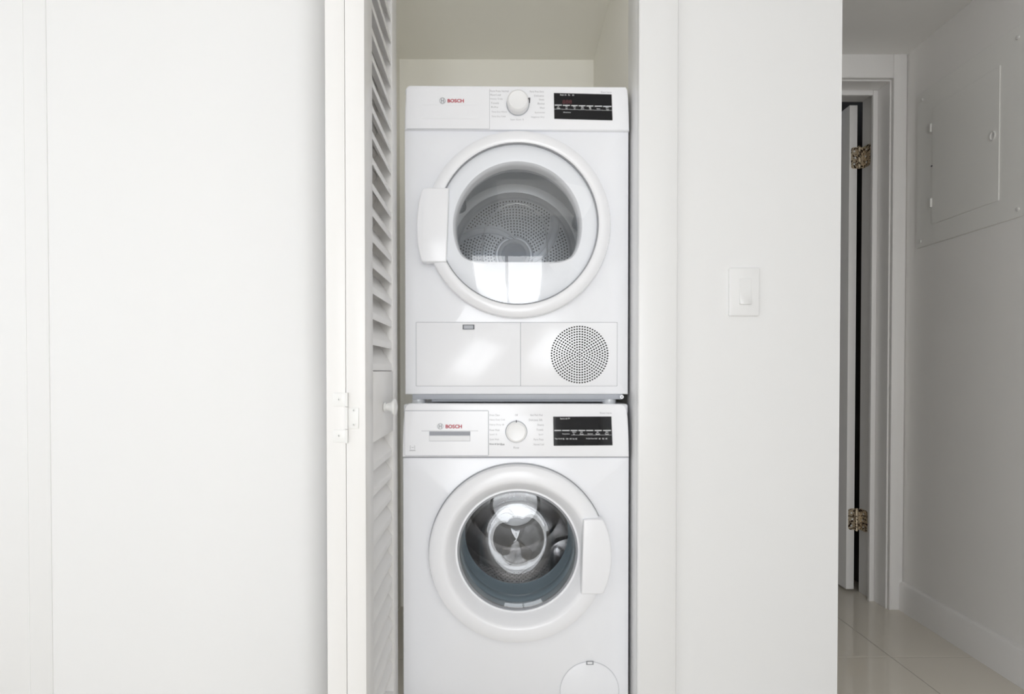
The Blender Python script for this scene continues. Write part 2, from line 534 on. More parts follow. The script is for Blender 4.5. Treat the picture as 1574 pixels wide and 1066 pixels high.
# knob on the right leaf (lathe about +x)
t = bmesh.new()
kp = [(0.0, 0.0105), (0.004, 0.0105), (0.0045, 0.0075), (0.0075, 0.0070), (0.008, 0.0092), (0.013, 0.0100), (0.019, 0.0135), (0.0205, 0.0178), (0.0235, 0.0186), (0.026, 0.0175), (0.0285, 0.011), (0.029, 0.0)]
pk = W(589, 625, 1.19)
loops = []
xb = -0.2835
for dx, r in kp:
    loops.append([(xb + dx, 1.19 + r * cos(2 * pi * k / 32), pk.z + r * sin(2 * pi * k / 32)) for k in range(32)])
loft(t, loops, True, False)
obj('knob', t, HINGEW, door1)
# the middle hinge across the folded leaves
yh = 1.02
hg = bmesh.new()
def pb(bm_, x0, x1, ya, yb, bev=0.0008, d=0.0022):
    A = W(x0, yb, yh); B = W(x1, ya, yh)
    box(bm_, A.x, B.x, yh - d, yh + 0.001, A.z, B.z, bev, 2)
pb(hg, 512.5, 532, 603, 624); pb(hg, 512.5, 532, 660, 679.5)
ca = W(533.5, 603, yh); cb = W(533.5, 624, yh)
def knuckle(bm_, ya, yb):
    a_ = W(533.5, ya, yh); b_ = W(533.5, yb, yh)
    tube(bm_, [(a_.x, yh - 0.003, a_.z), (a_.x, yh - 0.003, b_.z)], 0.0034, 12)
knuckle(hg, 603, 624); knuckle(hg, 659.5, 680)
hinge = obj('hinge', hg, HINGEW, door1)
hg = bmesh.new(); pb(hg, 535, 551.5, 626.5, 658.5); knuckle(hg, 625, 658.5)
hinge2 = obj('hinge', hg, HINGEW, door1)
for hh, ps in ((hinge, ((521, 613.5), (521, 669))), (hinge2, ((543.7, 630), (543.7, 652)))):
    for (sx, sy) in ps:
        p = W(sx, sy, yh - 0.0022); t = bmesh.new()
        ring(t, p.x, p.z, [(0.0028, yh - 0.0021), (0.0026, yh - 0.0033), (0.001, yh - 0.0037)], 14, None, False, True)
        off = world_loc(door1); bmesh.ops.translate(t, verts=t.verts, vec=-off)
        s = link('screw', finish(t, 'screw', HINGEW), hh)
        t = bmesh.new(); box(t, p.x - 0.0018, p.x + 0.0018, yh - 0.0040, yh - 0.0036, p.z - 0.0004, p.z + 0.0004)
        box(t, p.x - 0.0004, p.x + 0.0004, yh - 0.0040, yh - 0.0036, p.z - 0.0018, p.z + 0.0018)
        bmesh.ops.translate(t, verts=t.verts, vec=-off)
        me_ = finish(t, 'screw_slot', SCREW)
        # slot joined into the screw mesh with its own material
        sm_ = s.data; b2 = bmesh.new(); b2.from_mesh(sm_); nf = len(b2.faces); b2.from_mesh(me_); b2.faces.ensure_lookup_table()
        for f_ in b2.faces[nf:]: f_.material_index = 1
        b2.to_mesh(sm_); b2.free(); sm_.materials.append(SCREW)

# ------------------------------------------------------------------ hall door (swung away) with antique hinges
d2x0, d2x1 = W(1303.5, 500, 2.178).x, W(1315.6, 500, 2.178).x
door2 = thing('door_2', ((d2x0 + d2x1) / 2, 2.178, 0.012), 'hall door swung open into the dark room, seen on its edge', 'door', kind='structure')
bm = bmesh.new()
box(bm, d2x0, d2x1, 2.178, 2.94, 0.014, 2.045, 0.0015, 2)
obj('slab', bm, HTRIM, door2)
def leafplate(px, py0, py1):
    A = W(px, py1, 2.178); B = W(px, py0, 2.178)
    return A.z, B.z
for (ya, yb) in ((226.5, 259), (781, 813.5)):
    zl, zh = leafplate(1320, ya, yb)
    bm = bmesh.new()
    # leaf on the door edge, facing the camera
    wl = W(1306, 500, 2.178).x
    prism(bm, rrect(wl, d2x1 + 0.004, zl, zh, 0.010, 5, (1, 0, 0, 1)), 2.1755, 2.1785, 0.0006, 1)
    h_ = obj('hinge', bm, BRASS, door2, 'tarnished brass hinge')
    # leaf on the jamb, facing left
    t = bmesh.new()
    pts = rrect(2.135, 2.176, zl, zh, 0.010, 5, (1, 0, 0, 1))
    loft(t, [[(x, p, q) for p, q in pts] for x in (JX - 0.0028, JX + 0.0002)], True, True)
    o2 = obj('jamb_leaf', t, BRASS, door2, 'tarnished brass hinge')
    t = bmesh.new()
    xk = W(1319.5, 500, 2.168).x
    segs = 5
    for s in range(segs):
        za = zl + (zh - zl) * s / segs + 0.0006; zb = zl + (zh - zl) * (s + 1) / segs - 0.0006
        tube(t, [(xk, 2.170, za), (xk, 2.170, zb)], 0.0062, 14)
    tube(t, [(xk, 2.170, zl - 0.003), (xk, 2.170, zh + 0.003)], 0.0045, 12)
    # web joining the barrel to both leaves
    box(t, d2x1, xk, 2.174, 2.177, zl + 0.001, zh - 0.001); box(t, xk, JX, 2.174, 2.177, zl + 0.001, zh - 0.001)
    off = world_loc(door2); bmesh.ops.translate(t, verts=t.verts, vec=-off)
    link('barrel', finish(t, 'barrel', BRASS), h_)
    for k in range(3):
        zc = zl + (zh - zl) * (0.2 + 0.3 * k)
        t = bmesh.new(); ring(t, (wl + d2x1) / 2 + (0.003 if k == 1 else -0.001), zc, [(0.0042, 2.1756), (0.0038, 2.1742), (0.001, 2.1740)], 12, None, False, True)
        bmesh.ops.translate(t, verts=t.verts, vec=-off)
        link('screw', finish(t, 'screw', LATCHM), h_)
        t = bmesh.new(); yy = 2.155 + (0.006 if k == 1 else 0.0)
        L = [[(JX - dx, yy + r * cos(a_ * pi / 6), zc + r * sin(a_ * pi / 6)) for a_ in range(12)] for dx, r in ((0.0026, 0.0042), (0.004, 0.0038), (0.0043, 0.001))]
        loft(t, L, False, True); bmesh.ops.translate(t, verts=t.verts, vec=-off)
        link('screw', finish(t, 'screw', LATCHM), o2)

# ------------------------------------------------------------------ light switch
p0 = xz(1120.5, 485.5, YW - 0.006); p1 = xz(1168, 411, YW - 0.006)
sw = thing('light_switch', ((p0[0] + p1[0]) / 2, YW, p0[1]), 'white rocker light switch plate on the wall right of the closet', 'switch')
bm = bmesh.new()
prism(bm, rrect(p0[0], p1[0], p0[1], p1[1], 0.005, 5), YW - 0.0075, YW, 0.0035, 4)
obj('wall_plate', bm, SWITCH, sw)
q0 = xz(1136.8, 467.5, YW - 0.009); q1 = xz(1155, 427.5, YW - 0.009)
bm = bmesh.new()
t = bmesh.new()
secs = [(YW - 0.0080, q1[1]), (YW - 0.0088, (q0[1] + q1[1]) / 2), (YW - 0.0135, q0[1] + 0.001), (YW - 0.0125, q0[1]), (YW - 0.0060, q0[1]), (YW - 0.0060, q1[1])]
loft(t, [[(x, y, z) for y, z in secs] for x in (q0[0], q1[0])], True, True)
bmesh.ops.recalc_face_normals(t, faces=t.faces)
bmesh.ops.bevel(t, geom=list(t.edges), offset=0.0006, segments=1, affect='EDGES')
merge(bm, t)
obj('rocker', bm, SWITCH, sw)

# ------------------------------------------------------------------ electrical panel on the hallway's right wall
def HW(px, py, off=0.0):
    v = ray(px, py)
    # x = a + b*y - off
    a_ = 1.545 - 0.032 * 2.03 - off; b_ = 0.032
    k = (a_) / (v.x - b_ * v.y)
    return CAM + v * k
c_bl = HW(1410, 382.5); c_br = HW(1574, 338); d_bl = HW(1433, 345.5, 0.004); d_br = HW(1536.5, 307, 0.004); d_tr = HW(1537, 101, 0.004)
zt = HW(1565, 56).z + 0.03
ang_w = -math.atan(0.032)
pan = thing('electrical_panel', (hallx(c_bl.y), c_bl.y, c_bl.z), 'painted-over grey electrical panel cover high on the right hallway wall', 'electrical panel')
ycl, ycr = c_bl.y, HW(1582, 338).y
def wallslab(bm_, ya, yb, za, zb, o0, o1, bev):
    """slab lying on the right wall between depths ya > yb; o0/o1 = distances from the wall"""
    t_ = bmesh.new()
    pts = [(yb, za), (ya, za), (ya, zb), (yb, zb)]
    L = [[(hallx(y) - o, y, z) for y, z in pts] for o in (o0, o1)]
    loft(t_, L, True, True); bmesh.ops.recalc_face_normals(t_, faces=t_.faces)
    if bev: bmesh.ops.bevel(t_, geom=list(t_.edges), offset=bev, segments=1, affect='EDGES')
    merge(bm_, t_)
bm = bmesh.new(); wallslab(bm, ycl, ycr, c_bl.z, zt, -0.001, 0.005, 0.0012); obj('cover', bm, PANELP, pan)
bm = bmesh.new(); wallslab(bm, d_bl.y, d_br.y, (d_bl.z + d_br.z) / 2, d_tr.z, 0.0045, 0.0075, 0.0010); pd = obj('panel_door', bm, PANELP, pan)
off = world_loc(pan)
for (py0, py1) in ((190, 203), (305, 318)):
    A = HW(1433, py1, 0.004); B = HW(1433, py0, 0.004)
    t = bmesh.new(); tube(t, [(A.x - 0.005, A.y + 0.001, A.z), (A.x - 0.005, A.y + 0.001, B.z)], 0.0036, 10)
    bmesh.ops.translate(t, verts=t.verts, vec=-off); link('hinge_pin', finish(t, 'hinge_pin', LATCHM), pd)
def button(px, py, r, h, m, name, par, squash=1.0, o=0.005):
    p = HW(px, py, o); t = bmesh.new()
    L = [[(p.x - dx, p.y + rr_ * squash * cos(k * pi / 8), p.z + rr_ * sin(k * pi / 8)) for k in range(16)] for dx, rr_ in ((-0.001, r), (h * 0.7, r * 0.95), (h, r * 0.6), (h, 0.0005))]
    loft(t, L, False, True); bmesh.ops.translate(t, verts=t.verts, vec=-off)
    return link(name, finish(t, name, m), par)
# oval pull latch: recessed cup with a raised rim
p = HW(1526, 208.5, 0.008); t = bmesh.new()
def oval(o_, r, s=0.62): return [(p.x - o_, p.y + r * s * cos(k * pi / 12), p.z + r * sin(k * pi / 12)) for k in range(24)]
loft(t, [oval(-0.002, 0.0150), oval(0.003, 0.0145), oval(0.0032, 0.0120), oval(0.0, 0.0105), oval(0.0, 0.001)], False, True)
bmesh.ops.translate(t, verts=t.verts, vec=-off); link('latch', finish(t, 'latch', LATCHM), pd)
button(1432.5, 255, 0.003, 0.003, DARKGREY, 'rivet', pd, 1, 0.007)
for (sx, sy) in ((1417.5, 153.5), (1414.5, 371), (1565, 57.5), (1565, 321)):
    button(sx, sy, 0.0058, 0.004, LATCHM, 'screw', pan)

# ------------------------------------------------------------------ shared appliance pieces
def emblem_and_name(root, px0, pxe, py, y, tx0, tx1, ty, th):
    """round armature emblem and the red word mark"""
    k = y / FPX
    cx, cz = xz(pxe, py, y)
    bm = bmesh.new()
    R1 = 4.6 * k
    solid_ring(bm, cx, cz, [(R1, y), (R1, y - 0.0008), (R1 * 0.86, y - 0.0008), (R1 * 0.86, y)], 32)
    for s in (-1, 1):
        box(bm, cx + s * R1 * 0.38 - R1 * 0.11, cx + s * R1 * 0.38 + R1 * 0.11, y - 0.0008, y, cz - R1 * 0.62, cz + R1 * 0.62)
    box(bm, cx - R1 * 0.38, cx + R1 * 0.38, y - 0.0008, y, cz - R1 * 0.09, cz + R1 * 0.09)
    obj('emblem', bm, EMBLEM, root, 'round grey emblem')
    bm = bmesh.new()
    x0, zc = xz(tx0, ty, y); x1, _ = xz(tx1, ty, y)
    text_into(bm, 'BOSCH', x0, x1, zc, y - 0.0004, h=th * k, bold=0.035)
    obj('brand_lettering', bm, RINK, root, 'red lettering', smooth=False)

def labels(root, name, rows, y, m, bold=0.0, hpx=None, label=None):
    for (s, xa, xb, yy, *rest) in rows:
        bm = bmesh.new()
        x0, zc = xz(xa, yy, y); x1, _ = xz(xb, yy, y)
        hh = (rest[0] if rest else hpx)
        text_into(bm, s, x0, x1, zc, y, h=hh * y / FPX, bold=bold)
        obj(name, bm, m, root, label, smooth=False)

def bars(root, name, rows, y, m, label=None):
    bm = bmesh.new()
    for (xa, xb, ya, yb) in rows:
        A = W(xa, yb, y); B = W(xb, ya, y)
        box(bm, A.x, B.x, y - 0.0002, y + 0.0002, A.z, B.z)
    return obj(name, bm, m, root, label, smooth=False)

def quad_prism(bm, pix, y0, y1, bev=0.0, seg=2):
    prism(bm, [xz(px, py, y0) for px, py in pix], y0, y1, bev, seg)

def feet(root, xs, y, r, z0, z1, m):
    for x in xs:
        bm = bmesh.new()
        L = [[(x + q * cos(k * pi / 12), y + q * sin(k * pi / 12), z) for k in range(24)] for z, q in ((z0, r * 0.95), (z0 + 0.003, r), (z1, r))]
        loft(bm, L, True, True)
        obj('foot', bm, m, root)

# ------------------------------------------------------------------ WASHER
YA = 1.375
WX0, WX1 = -0.2797, 0.3203
WZT = 0.848
wash = thing('washing_machine', ((WX0 + WX1) / 2, YA + 0.3, 0.0), 'white front-loading washing machine at the bottom of the closet stack', 'washing machine')
seam_z = W(793, 702.3, YA).z
wc = W(796, 852.5, 1.345); wcx, wcz = wc.x, wc.z
bm = bmesh.new()
plate_with_hole(bm, WX0, WX1, 0.035, seam_z - 0.0008, YA, YA + 0.018, wcx, wcz, lambda a: 0.160, 0.004)
obj('front_panel', bm, ENAMEL, wash)
bm = bmesh.new()
box(bm, WX0 + 0.001, WX0 + 0.004, YA + 0.018, YA + 0.60, 0.035, WZT - 0.03)
box(bm, WX1 - 0.004, WX1 - 0.001, YA + 0.018, YA + 0.60, 0.035, WZT - 0.03)
box(bm, WX0 + 0.004, WX1 - 0.004, YA + 0.595, YA + 0.60, 0.035, WZT - 0.03)
box(bm, WX0 + 0.004, WX1 - 0.004, YA + 0.018, YA + 0.595, 0.035, 0.04)
obj('cabinet', bm, ENAMEL, wash)
bm = bmesh.new(); box(bm, WX0, WX1, YA + 0.0125, YA + 0.605, WZT - 0.03, WZT - 0.0015, 0.006, 3)
obj('top_panel', bm, ENAMEL, wash)
feet(wash, (WX0 + 0.05, WX1 - 0.05), YA + 0.06, 0.02, 0.0, 0.036, DARKGREY)
feet(wash, (WX0 + 0.05, WX1 - 0.05), YA + 0.54, 0.02, 0.0, 0.036, DARKGREY)
# control fascia
yf = YA - 0.010
bm = bmesh.new()
fp = [xz(618.3, 702, yf), xz(967.2, 702, yf), xz(966.6, 668, yf), xz(965.2, 640, yf), xz(963.5, 629, yf), xz(960.5, 623, yf), xz(955.5, 620.6, yf),
      xz(629.5, 619.6, yf), xz(624.5, 621.8, yf), xz(621.6, 627.5, yf), xz(620.0, 645, yf), xz(618.8, 672, yf)]
prism(bm, fp, yf, YA + 0.012, 0.004, 4)
obj('control_panel', bm, PLASTIC, wash)
# detergent drawer with a scooped handle
yd = yf - 0.0018
dx0, dz0 = xz(622.3, 699.6, yd); dx1, dz1 = xz(750.4, 631.2, yd)
hx0, hz0 = xz(659.8, 677.8, yd); hx1, hz1 = xz(722.9, 662.6, yd)
bm = bmesh.new()
def frame_plate(bm_, x0, x1, z0, z1, hx0_, hx1_, hz0_, hz1_, y0, y1, r=0.003, bev=0.001):
    xs = [x0, hx0_, hx1_, x1]; zs_ = [z0, hz0_, hz1_, z1]
    t_ = bmesh.new(); V = {}
    for k, yy in enumerate((y0, y1)):
        for i in range(4):
            for j in range(4):
                V[k, i, j] = t_.verts.new((xs[i], yy, zs_[j]))
    for k in (0, 1):
        for i in range(3):
            for j in range(3):
                if i == 1 and j == 1: continue
                t_.faces.new((V[k, i, j], V[k, i + 1, j], V[k, i + 1, j + 1], V[k, i, j + 1]))
    for i in range(3):
        t_.faces.new((V[0, i, 0], V[0, i + 1, 0], V[1, i + 1, 0], V[1, i, 0]))
        t_.faces.new((V[0, i, 3], V[0, i + 1, 3], V[1, i + 1, 3], V[1, i, 3]))
        t_.faces.new((V[0, 0, i], V[0, 0, i + 1], V[1, 0, i + 1], V[1, 0, i]))
        t_.faces.new((V[0, 3, i], V[0, 3, i + 1], V[1, 3, i + 1], V[1, 3, i]))
    for (a_, b_) in (((1, 1), (2, 1)), ((2, 1), (2, 2)), ((2, 2), (1, 2)), ((1, 2), (1, 1))):
        t_.faces.new((V[0, a_[0], a_[1]], V[0, b_[0], b_[1]], V[1, b_[0], b_[1]], V[1, a_[0], a_[1]]))
    bmesh.ops.recalc_face_normals(t_, faces=t_.faces)
    ed = [e for e in t_.edges if len(e.link_faces) == 2 and e.calc_face_angle() > 1.0 and e.verts[0].co.y == y0 and e.verts[1].co.y == y0]
    bmesh.ops.bevel(t_, geom=ed, offset=bev, segments=2, profile=0.5, affect='EDGES')
    merge(bm_, t_)
frame_plate(bm, dx0, dx1, dz0, dz1, hx0, hx1, hz0, hz1, yd, yf + 0.0005)
drawer = obj('detergent_drawer', bm, PLASTIC, wash)
bm = bmesh.new(); e_ = 0.0013
prism(bm, rrect(dx0 - e_ * 0.8, dx1 + e_, dz0 - e_, dz1 + e_, 0.003, 4), yf - 0.0004, yf + 0.0003)
bmesh.ops.translate(bm, verts=bm.verts, vec=-world_loc(wash)); link('drawer_seam', finish(bm, 'drawer_seam', SEAM2), drawer)
off = world_loc(wash)
# cutting pocket: dark slot above, sloping lip below (set into the fascia front)
bm = bmesh.new()
zm = W(690, 668.8, yd).z
prism(bm, [(hx0, zm), (hx1, zm), (hx1, hz1), (hx0, hz1)], yf - 0.0002, yf + 0.0005)
bmesh.ops.translate(bm, verts=bm.verts, vec=-off)
link('handle_slot', finish(bm, 'handle_slot', SHADOWGREY), drawer)
bm = bmesh.new()
secs = [(yf - 0.0010, hz0 + 0.0006), (yd - 0.0012, zm - 0.001), (yf, zm), (yf, hz0 + 0.0006)]
loft(bm, [[(x, y, z) for y, z in secs] for x in (hx0 + 0.0006, hx1 - 0.0006)], True, True)
bmesh.ops.translate(bm, verts=bm.verts, vec=-off)
link('handle', finish(bm, 'handle', PLASTIC), drawer)
bars(wash, 'drawer_crease', [(648, 735, 661.6, 662.1)], yd, SEAM)
emblem_and_name(wash, 0, 676.8, 654.8, yd, 685, 710, 655.0, 5.8)
# little drawer symbol
bars(wash, 'drawer_symbol', [(629.5, 638.5, 691.2, 692.4), (630.5, 631.1, 684, 690), (637, 637.6, 684, 690), (632.5, 636, 687, 687.7)], yd, INK)
# program knob
def knob(root, px, py, y, R, h, mark_ang, base_r=None):
    k = y / FPX
    cx, cz = xz(px, py, y)
    bm = bmesh.new()
    solid_ring(bm, cx, cz, [(R * 1.06, y), (R * 1.06, y - 0.0012), (R * 0.9, y - 0.0012), (R * 0.9, y)], 64)
    obj('knob_ring', bm, SHADOWGREY, root)
    bm = bmesh.new()
    ring(bm, cx, cz, [(R, y), (R, y - h * 0.72), (R * 0.97, y - h * 0.84), (R * 0.88, y - h * 0.93), (R * 0.82, y - h), (R * 0.78, y - h * 0.985), (0.0002, y - h * 0.985)], 64, None, False, True)
    kn = obj('program_knob', bm, KNOBM, root)
    bm = bmesh.new()
    d = R * 0.96
    box(bm, -0.0010, 0.0010, y - h - 0.0002, y - 0.001, R * 0.92, R * 1.12, 0.0003, 1)
    bmesh.ops.rotate(bm, verts=bm.verts, cent=(0, 0, 0), matrix=Matrix.Rotation(mark_ang, 3, 'Y'))
    bmesh.ops.translate(bm, verts=bm.verts, vec=(cx, 0, cz))
    bmesh.ops.translate(bm, verts=bm.verts, vec=-world_loc(root))
    link('pointer', finish(bm, 'pointer', DINK), kn)
knob(wash, 793.6, 663.0, yf, 16.0 * yf / FPX, 0.013, 0.0)
yt = yf - 0.0003
labels(wash, 'program_lettering', [
    ('Drum Clean', 752.5, 768, 637.5), ('Heavy Duty Cold', 752.5, 776, 645), ('Heavy Duty 60', 752.5, 775, 652.5),
    ('Power Wash', 752.5, 768, 660.5), ('Speed 15', 752.5, 764, 667.5), ('Quick Wash', 752.5, 767, 675),
    ('Off', 791.5, 796, 637.5), ('Rinse', 789.5, 798, 687.5),
    ('Hand Wash Wool', 815, 834, 637.5), ('Delicates Silk', 813, 834, 645), ('Sheets', 826, 836, 652.5),
    ('Towels', 824.5, 835, 660), ('Sport', 828, 835, 667.5), ('Perm Press', 820.5, 835.5, 675), ('Normal Cold', 820.5, 836, 682.5)],
    yt, INK, 0.0, 3.0)
labels(wash, 'bold_lettering', [('Rinse & Spin', 752.5, 768.5, 682.3), ('Eco', 769.5, 775.5, 682.3)], yt, DINK, 0.02, 3.0)
labels(wash, 'series_lettering', [('Series', 922, 940, 634.2)], yt, INK, 0.0, 2.6)
# display
bm = bmesh.new()
quad_prism(bm, [(851.0, 684.7), (941.6, 684.0), (939.8, 639.7), (850.2, 640.0)], yf - 0.0006, yf + 0.001, 0.0002, 1)
disp = obj('display', bm, DISPLAY, wash, 'glossy black display')
yy = yf - 0.0009
keys = [(852, 862.5), (864, 875.5), (877, 887.5), (889, 899.5), (901, 912), (914, 925), (927, 939)]
bars(wash, 'key_lines', [(a, b, 660.5, 661.9) for a, b in keys] + [(878, 940, 667.9, 668.3)], yy, WINK)
labels(wash, 'display_lettering', [('Start in', 861, 868, 642.9), ('min', 869, 872, 642.9), ('rpm', 873, 876, 642.9),
    ('Temperature', 864, 875.5, 666.6), ('Spin', 879.5, 885.5, 663.7), ('Speed', 880.8, 883.5, 666.8), ('Easy', 892, 896, 663.7), ('Rinse', 891.5, 897, 666.6),
    ('Options', 903, 911, 666.4), ('Wash', 917, 920, 663.7), ('Soak', 915.5, 922.5, 666.5), ('Start', 931, 935, 663.5), ('Pause', 930, 935.5, 666.5),
    ('Tap Cold', 852.5, 864, 674), ('86', 865, 867.5, 674), ('104', 870, 873.5, 674), ('140', 875.5, 878.5, 674), ('Hot 165', 880, 887, 674),
    ('No Spin Rinse Hold', 901, 918, 673.8), ('600', 920.5, 923, 673.8), ('900', 925.5, 928.5, 673.8), ('1400', 930.5, 933.5, 673.8)],
    yy, WINK, 0.012, 2.3)
# door
bm = bmesh.new()
solid_ring(bm, wcx, wcz, [(0.2352, YA + 0.0005), (0.2352, YA - 0.006), (0.2312, YA - 0.0065), (0.2312, YA + 0.0005)], 160)
obj('door_seam', bm, SEAM, wash)
bm = bmesh.new()
solid_ring(bm, wcx, wcz, [(0.2325, YA), (0.2328, YA - 0.020), (0.2300, YA - 0.0275), (0.2240, YA - 0.0310), (0.2120, YA - 0.0330), (0.196, YA - 0.0345), (0.1905, YA - 0.0335),
      (0.1850, YA - 0.0290), (0.170, YA - 0.008), (0.1615, YA + 0.0045), (0.1595, YA + 0.007), (0.158, YA + 0.018), (0.164, YA + 0.018), (0.20, YA - 0.0)], 160)
wd = obj('door', bm, PLASTIC, wash)
bm = bmesh.new()
hp = [(893.5, 912.8), (897, 798.8), (906, 797.6), (921, 798.2), (927, 798.6), (931.5, 806), (936, 819), (939.2, 834), (940.4, 849), (940.3, 865), (938.5, 880), (935, 894), (931, 905), (927.5, 912), (923, 913.2), (908, 912.9)]
quad_prism(bm, list(hp), YA - 0.045, YA - 0.012, 0.004, 4)
bmesh.ops.translate(bm, verts=bm.verts, vec=-off)
link('handle', finish(bm, 'handle', PLASTIC), wd)
bm = bmesh.new()
solid_ring(bm, wcx, wcz, [(0.1600, YA + 0.004), (0.1600, YA + 0.012), (0.1545, YA + 0.012), (0.1545, YA + 0.0035)], 128)
bmesh.ops.translate(bm, verts=bm.verts, vec=-off); link('glass_rim', finish(bm, 'glass_rim', SEAM), wd)
# thick glass bowl
outer = [(0.1555, YA + 0.008), (0.1480, YA + 0.014), (0.1400, YA + 0.030), (0.1260, YA + 0.060), (0.1150, YA + 0.086), (0.106, YA + 0.102), (0.094, YA + 0.112), (0.080, YA + 0.114), (0.045, YA + 0.106), (0.0003, YA + 0.102)]
inner = [(0.0003, YA + 0.097), (0.045, YA + 0.101), (0.078, YA + 0.109), (0.092, YA + 0.106), (0.101, YA + 0.098), (0.110, YA + 0.082), (0.121, YA + 0.056), (0.135, YA + 0.027), (0.1445, YA + 0.009), (0.1555, YA + 0.006)]
bm = bmesh.new(); ring(bm, wcx, wcz, outer + inner + [outer[0]], 128)
for v in bm.verts:                       # the end of the bowl leans back towards its top
    q = math.hypot(v.co.x - wcx, v.co.z - wcz)
    if q < 0.118: v.co.y += 0.20 * (v.co.z - wcz) * min(1.0, (0.118 - q) / 0.02)
bmesh.ops.translate(bm, verts=bm.verts, vec=-off); link('glass_bowl', finish(bm, 'glass_bowl', GLASS), wd, 'thick clear glass bowl')
# rubber gasket
bm = bmesh.new()
solid_ring(bm, wcx, wcz, [(0.1640, YA + 0.019), (0.1585, YA + 0.020), (0.1575, YA + 0.050), (0.1625, YA + 0.058), (0.1575, YA + 0.066), (0.1570, YA + 0.095), (0.1600, YA + 0.103), (0.1570, YA + 0.111), (0.1560, YA + 0.155), (0.1525, YA + 0.160), (0.1540, YA + 0.166), (0.175, YA + 0.166), (0.19, YA + 0.06)], 128)
obj('gasket', bm, RUBBER, wash, 'blue-grey rubber gasket')
# drum: wall, back, paddles, perforations
DR = 0.236; DY0 = YA + 0.172; DY1 = YA + 0.50
bm = bmesh.new()
ring(bm, wcx, wcz, [(0.158, DY0 - 0.004), (0.165, DY0), (DR - 0.01, DY0 + 0.012), (DR, DY0 + 0.025), (DR, DY1 - 0.02), (DR - 0.01, DY1 - 0.004), (0.17, DY1), (0.155, DY1 - 0.018), (0.09, DY1 - 0.022), (0.08, DY1 - 0.006), (0.0003, DY1 - 0.004)], 96, None, False, True)
drum = obj('drum', bm, STEEL2, wash, 'shiny steel drum')
def drum_holes(root, cx, cz, R, ya, yb, pitch, r, n_skip=None):
    t_ = bmesh.new()
    rows = int((yb - ya) / pitch); cnt = int(2 * pi * R / pitch)
    for i in range(rows):
        for j in range(cnt):
            th = 2 * pi * (j + 0.5 * (i % 2)) / cnt
            if n_skip and n_skip(th): continue
            y = ya + (i + 0.5) * pitch
            c = Vector((cx + (R - 0.0006) * cos(th), y, cz + (R - 0.0006) * sin(th)))
            u = Vector((-sin(th), 0, cos(th))); v = Vector((0, 1, 0))
            t_.faces.new([t_.verts.new(c + (u * cos(k * pi / 3) + v * sin(k * pi / 3)) * r) for k in range(6)])
    return t_
t = drum_holes(wash, wcx, wcz, DR, DY0 + 0.03, DY1 - 0.03, 0.0155, 0.0030)
bmesh.ops.translate(t, verts=t.verts, vec=-off); link('perforations', finish(t, 'perforations', BLACK, False), drum, None, 'stuff')
for k in range(3):
    a0 = radians(75 + 120 * k)
    t = bmesh.new()
    L = []
    for y_, s_ in ((DY0 + 0.03, 0.6), (DY0 + 0.06, 1.0), (DY1 - 0.08, 1.0), (DY1 - 0.03, 0.7)):
        row = []
        for q in range(9):
            da = radians(-15 + 30 * q / 8); hh = 0.055 * s_ * cos(pi / 2 * (q - 4) / 4) ** 0.8 if 0 < q < 8 else 0.0
            rr_ = DR - 0.0005 - hh
            row.append((wcx + rr_ * cos(a0 + da), y_, wcz + rr_ * sin(a0 + da)))
        L.append(row)
    loft(t, L, True, True)
    bmesh.ops.translate(t, verts=t.verts, vec=-off); link('paddle', finish(t, 'paddle', STEEL2), drum)
# pump filter cover at the lower right
fx, fz = xz(906, 1061, YA)
fr = 46 * YA / FPX
bm = bmesh.new()
solid_ring(bm, fx, fz, [(fr, YA + 0.0002), (fr, YA - 0.0006), (fr - 0.0012, YA - 0.0010), (fr - 0.0012, YA + 0.0002)], 96)
obj('filter_cover_seam', bm, SEAML, wash)
bm = bmesh.new()
ring(bm, fx, fz, [(fr - 0.0016, YA), (fr - 0.0018, YA - 0.0012), (fr - 0.003, YA - 0.0016), (0.0003, YA - 0.0016)], 96, None, False, True)
fc = obj('filter_cover', bm, ENAMEL, wash)
def notch(root, x0, x1, y0, y1, y, name, dark, light, slots=0):
    A = W(x0, y1, y); B = W(x1, y0, y); t_ = bmesh.new()
    frame_plate(t_, A.x, B.x, A.z, B.z, A.x + 0.003, B.x - 0.003, A.z + 0.0018, B.z - 0.0018, y - 0.0012, y + 0.0002, bev=0.0003)
    o_ = obj(name, t_, dark, root)
    t_ = bmesh.new(); box(t_, A.x + 0.003, B.x - 0.003, y - 0.0008, y + 0.0002, A.z + 0.0018, B.z - 0.0018)
    bmesh.ops.translate(t_, verts=t_.verts, vec=-world_loc(root)); link('catch', finish(t_, 'catch', light), o_)
notch(wash, 901, 912.2, 1015.2, 1020.8, YA - 0.0012, 'filter_latch', SEAM, PLASTIC)

# ------------------------------------------------------------------ DRYER
YD = 1.393
DX0, DX1 = -0.2762, 0.3210
dry = thing('tumble_dryer', ((DX0 + DX1) / 2, YD + 0.3, WZT), 'white tumble dryer stacked on top of the washing machine', 'dryer')
offd = world_loc(dry)
DZT = W(793, 131.3, YD).z
dz_seam = W(793, 198.8, YD).z
dz_bot = W(793, 605.5, YD).z
dc = W(796, 347.8, YD - 0.008); dcx, dcz = dc.x, dc.z
wcn = W(795.5, 348.5, YD - 0.018)          # centre of the D-shaped window
def dshape(t_, r=0.1655, h=0.0925, p=9.0):
    s_ = sin(t_)
    if s_ >= -0.02: return r
    q = h / -s_
    return (r ** -p + q ** -p) ** (-1 / p)
bm = bmesh.new()
plate_with_hole(bm, DX0, DX1, dz_bot, dz_seam - 0.0008, YD, YD + 0.015, dcx, dcz, lambda a: 0.20, 0.003)
obj('front_panel', bm, ENAMEL, dry)
bm = bmesh.new()
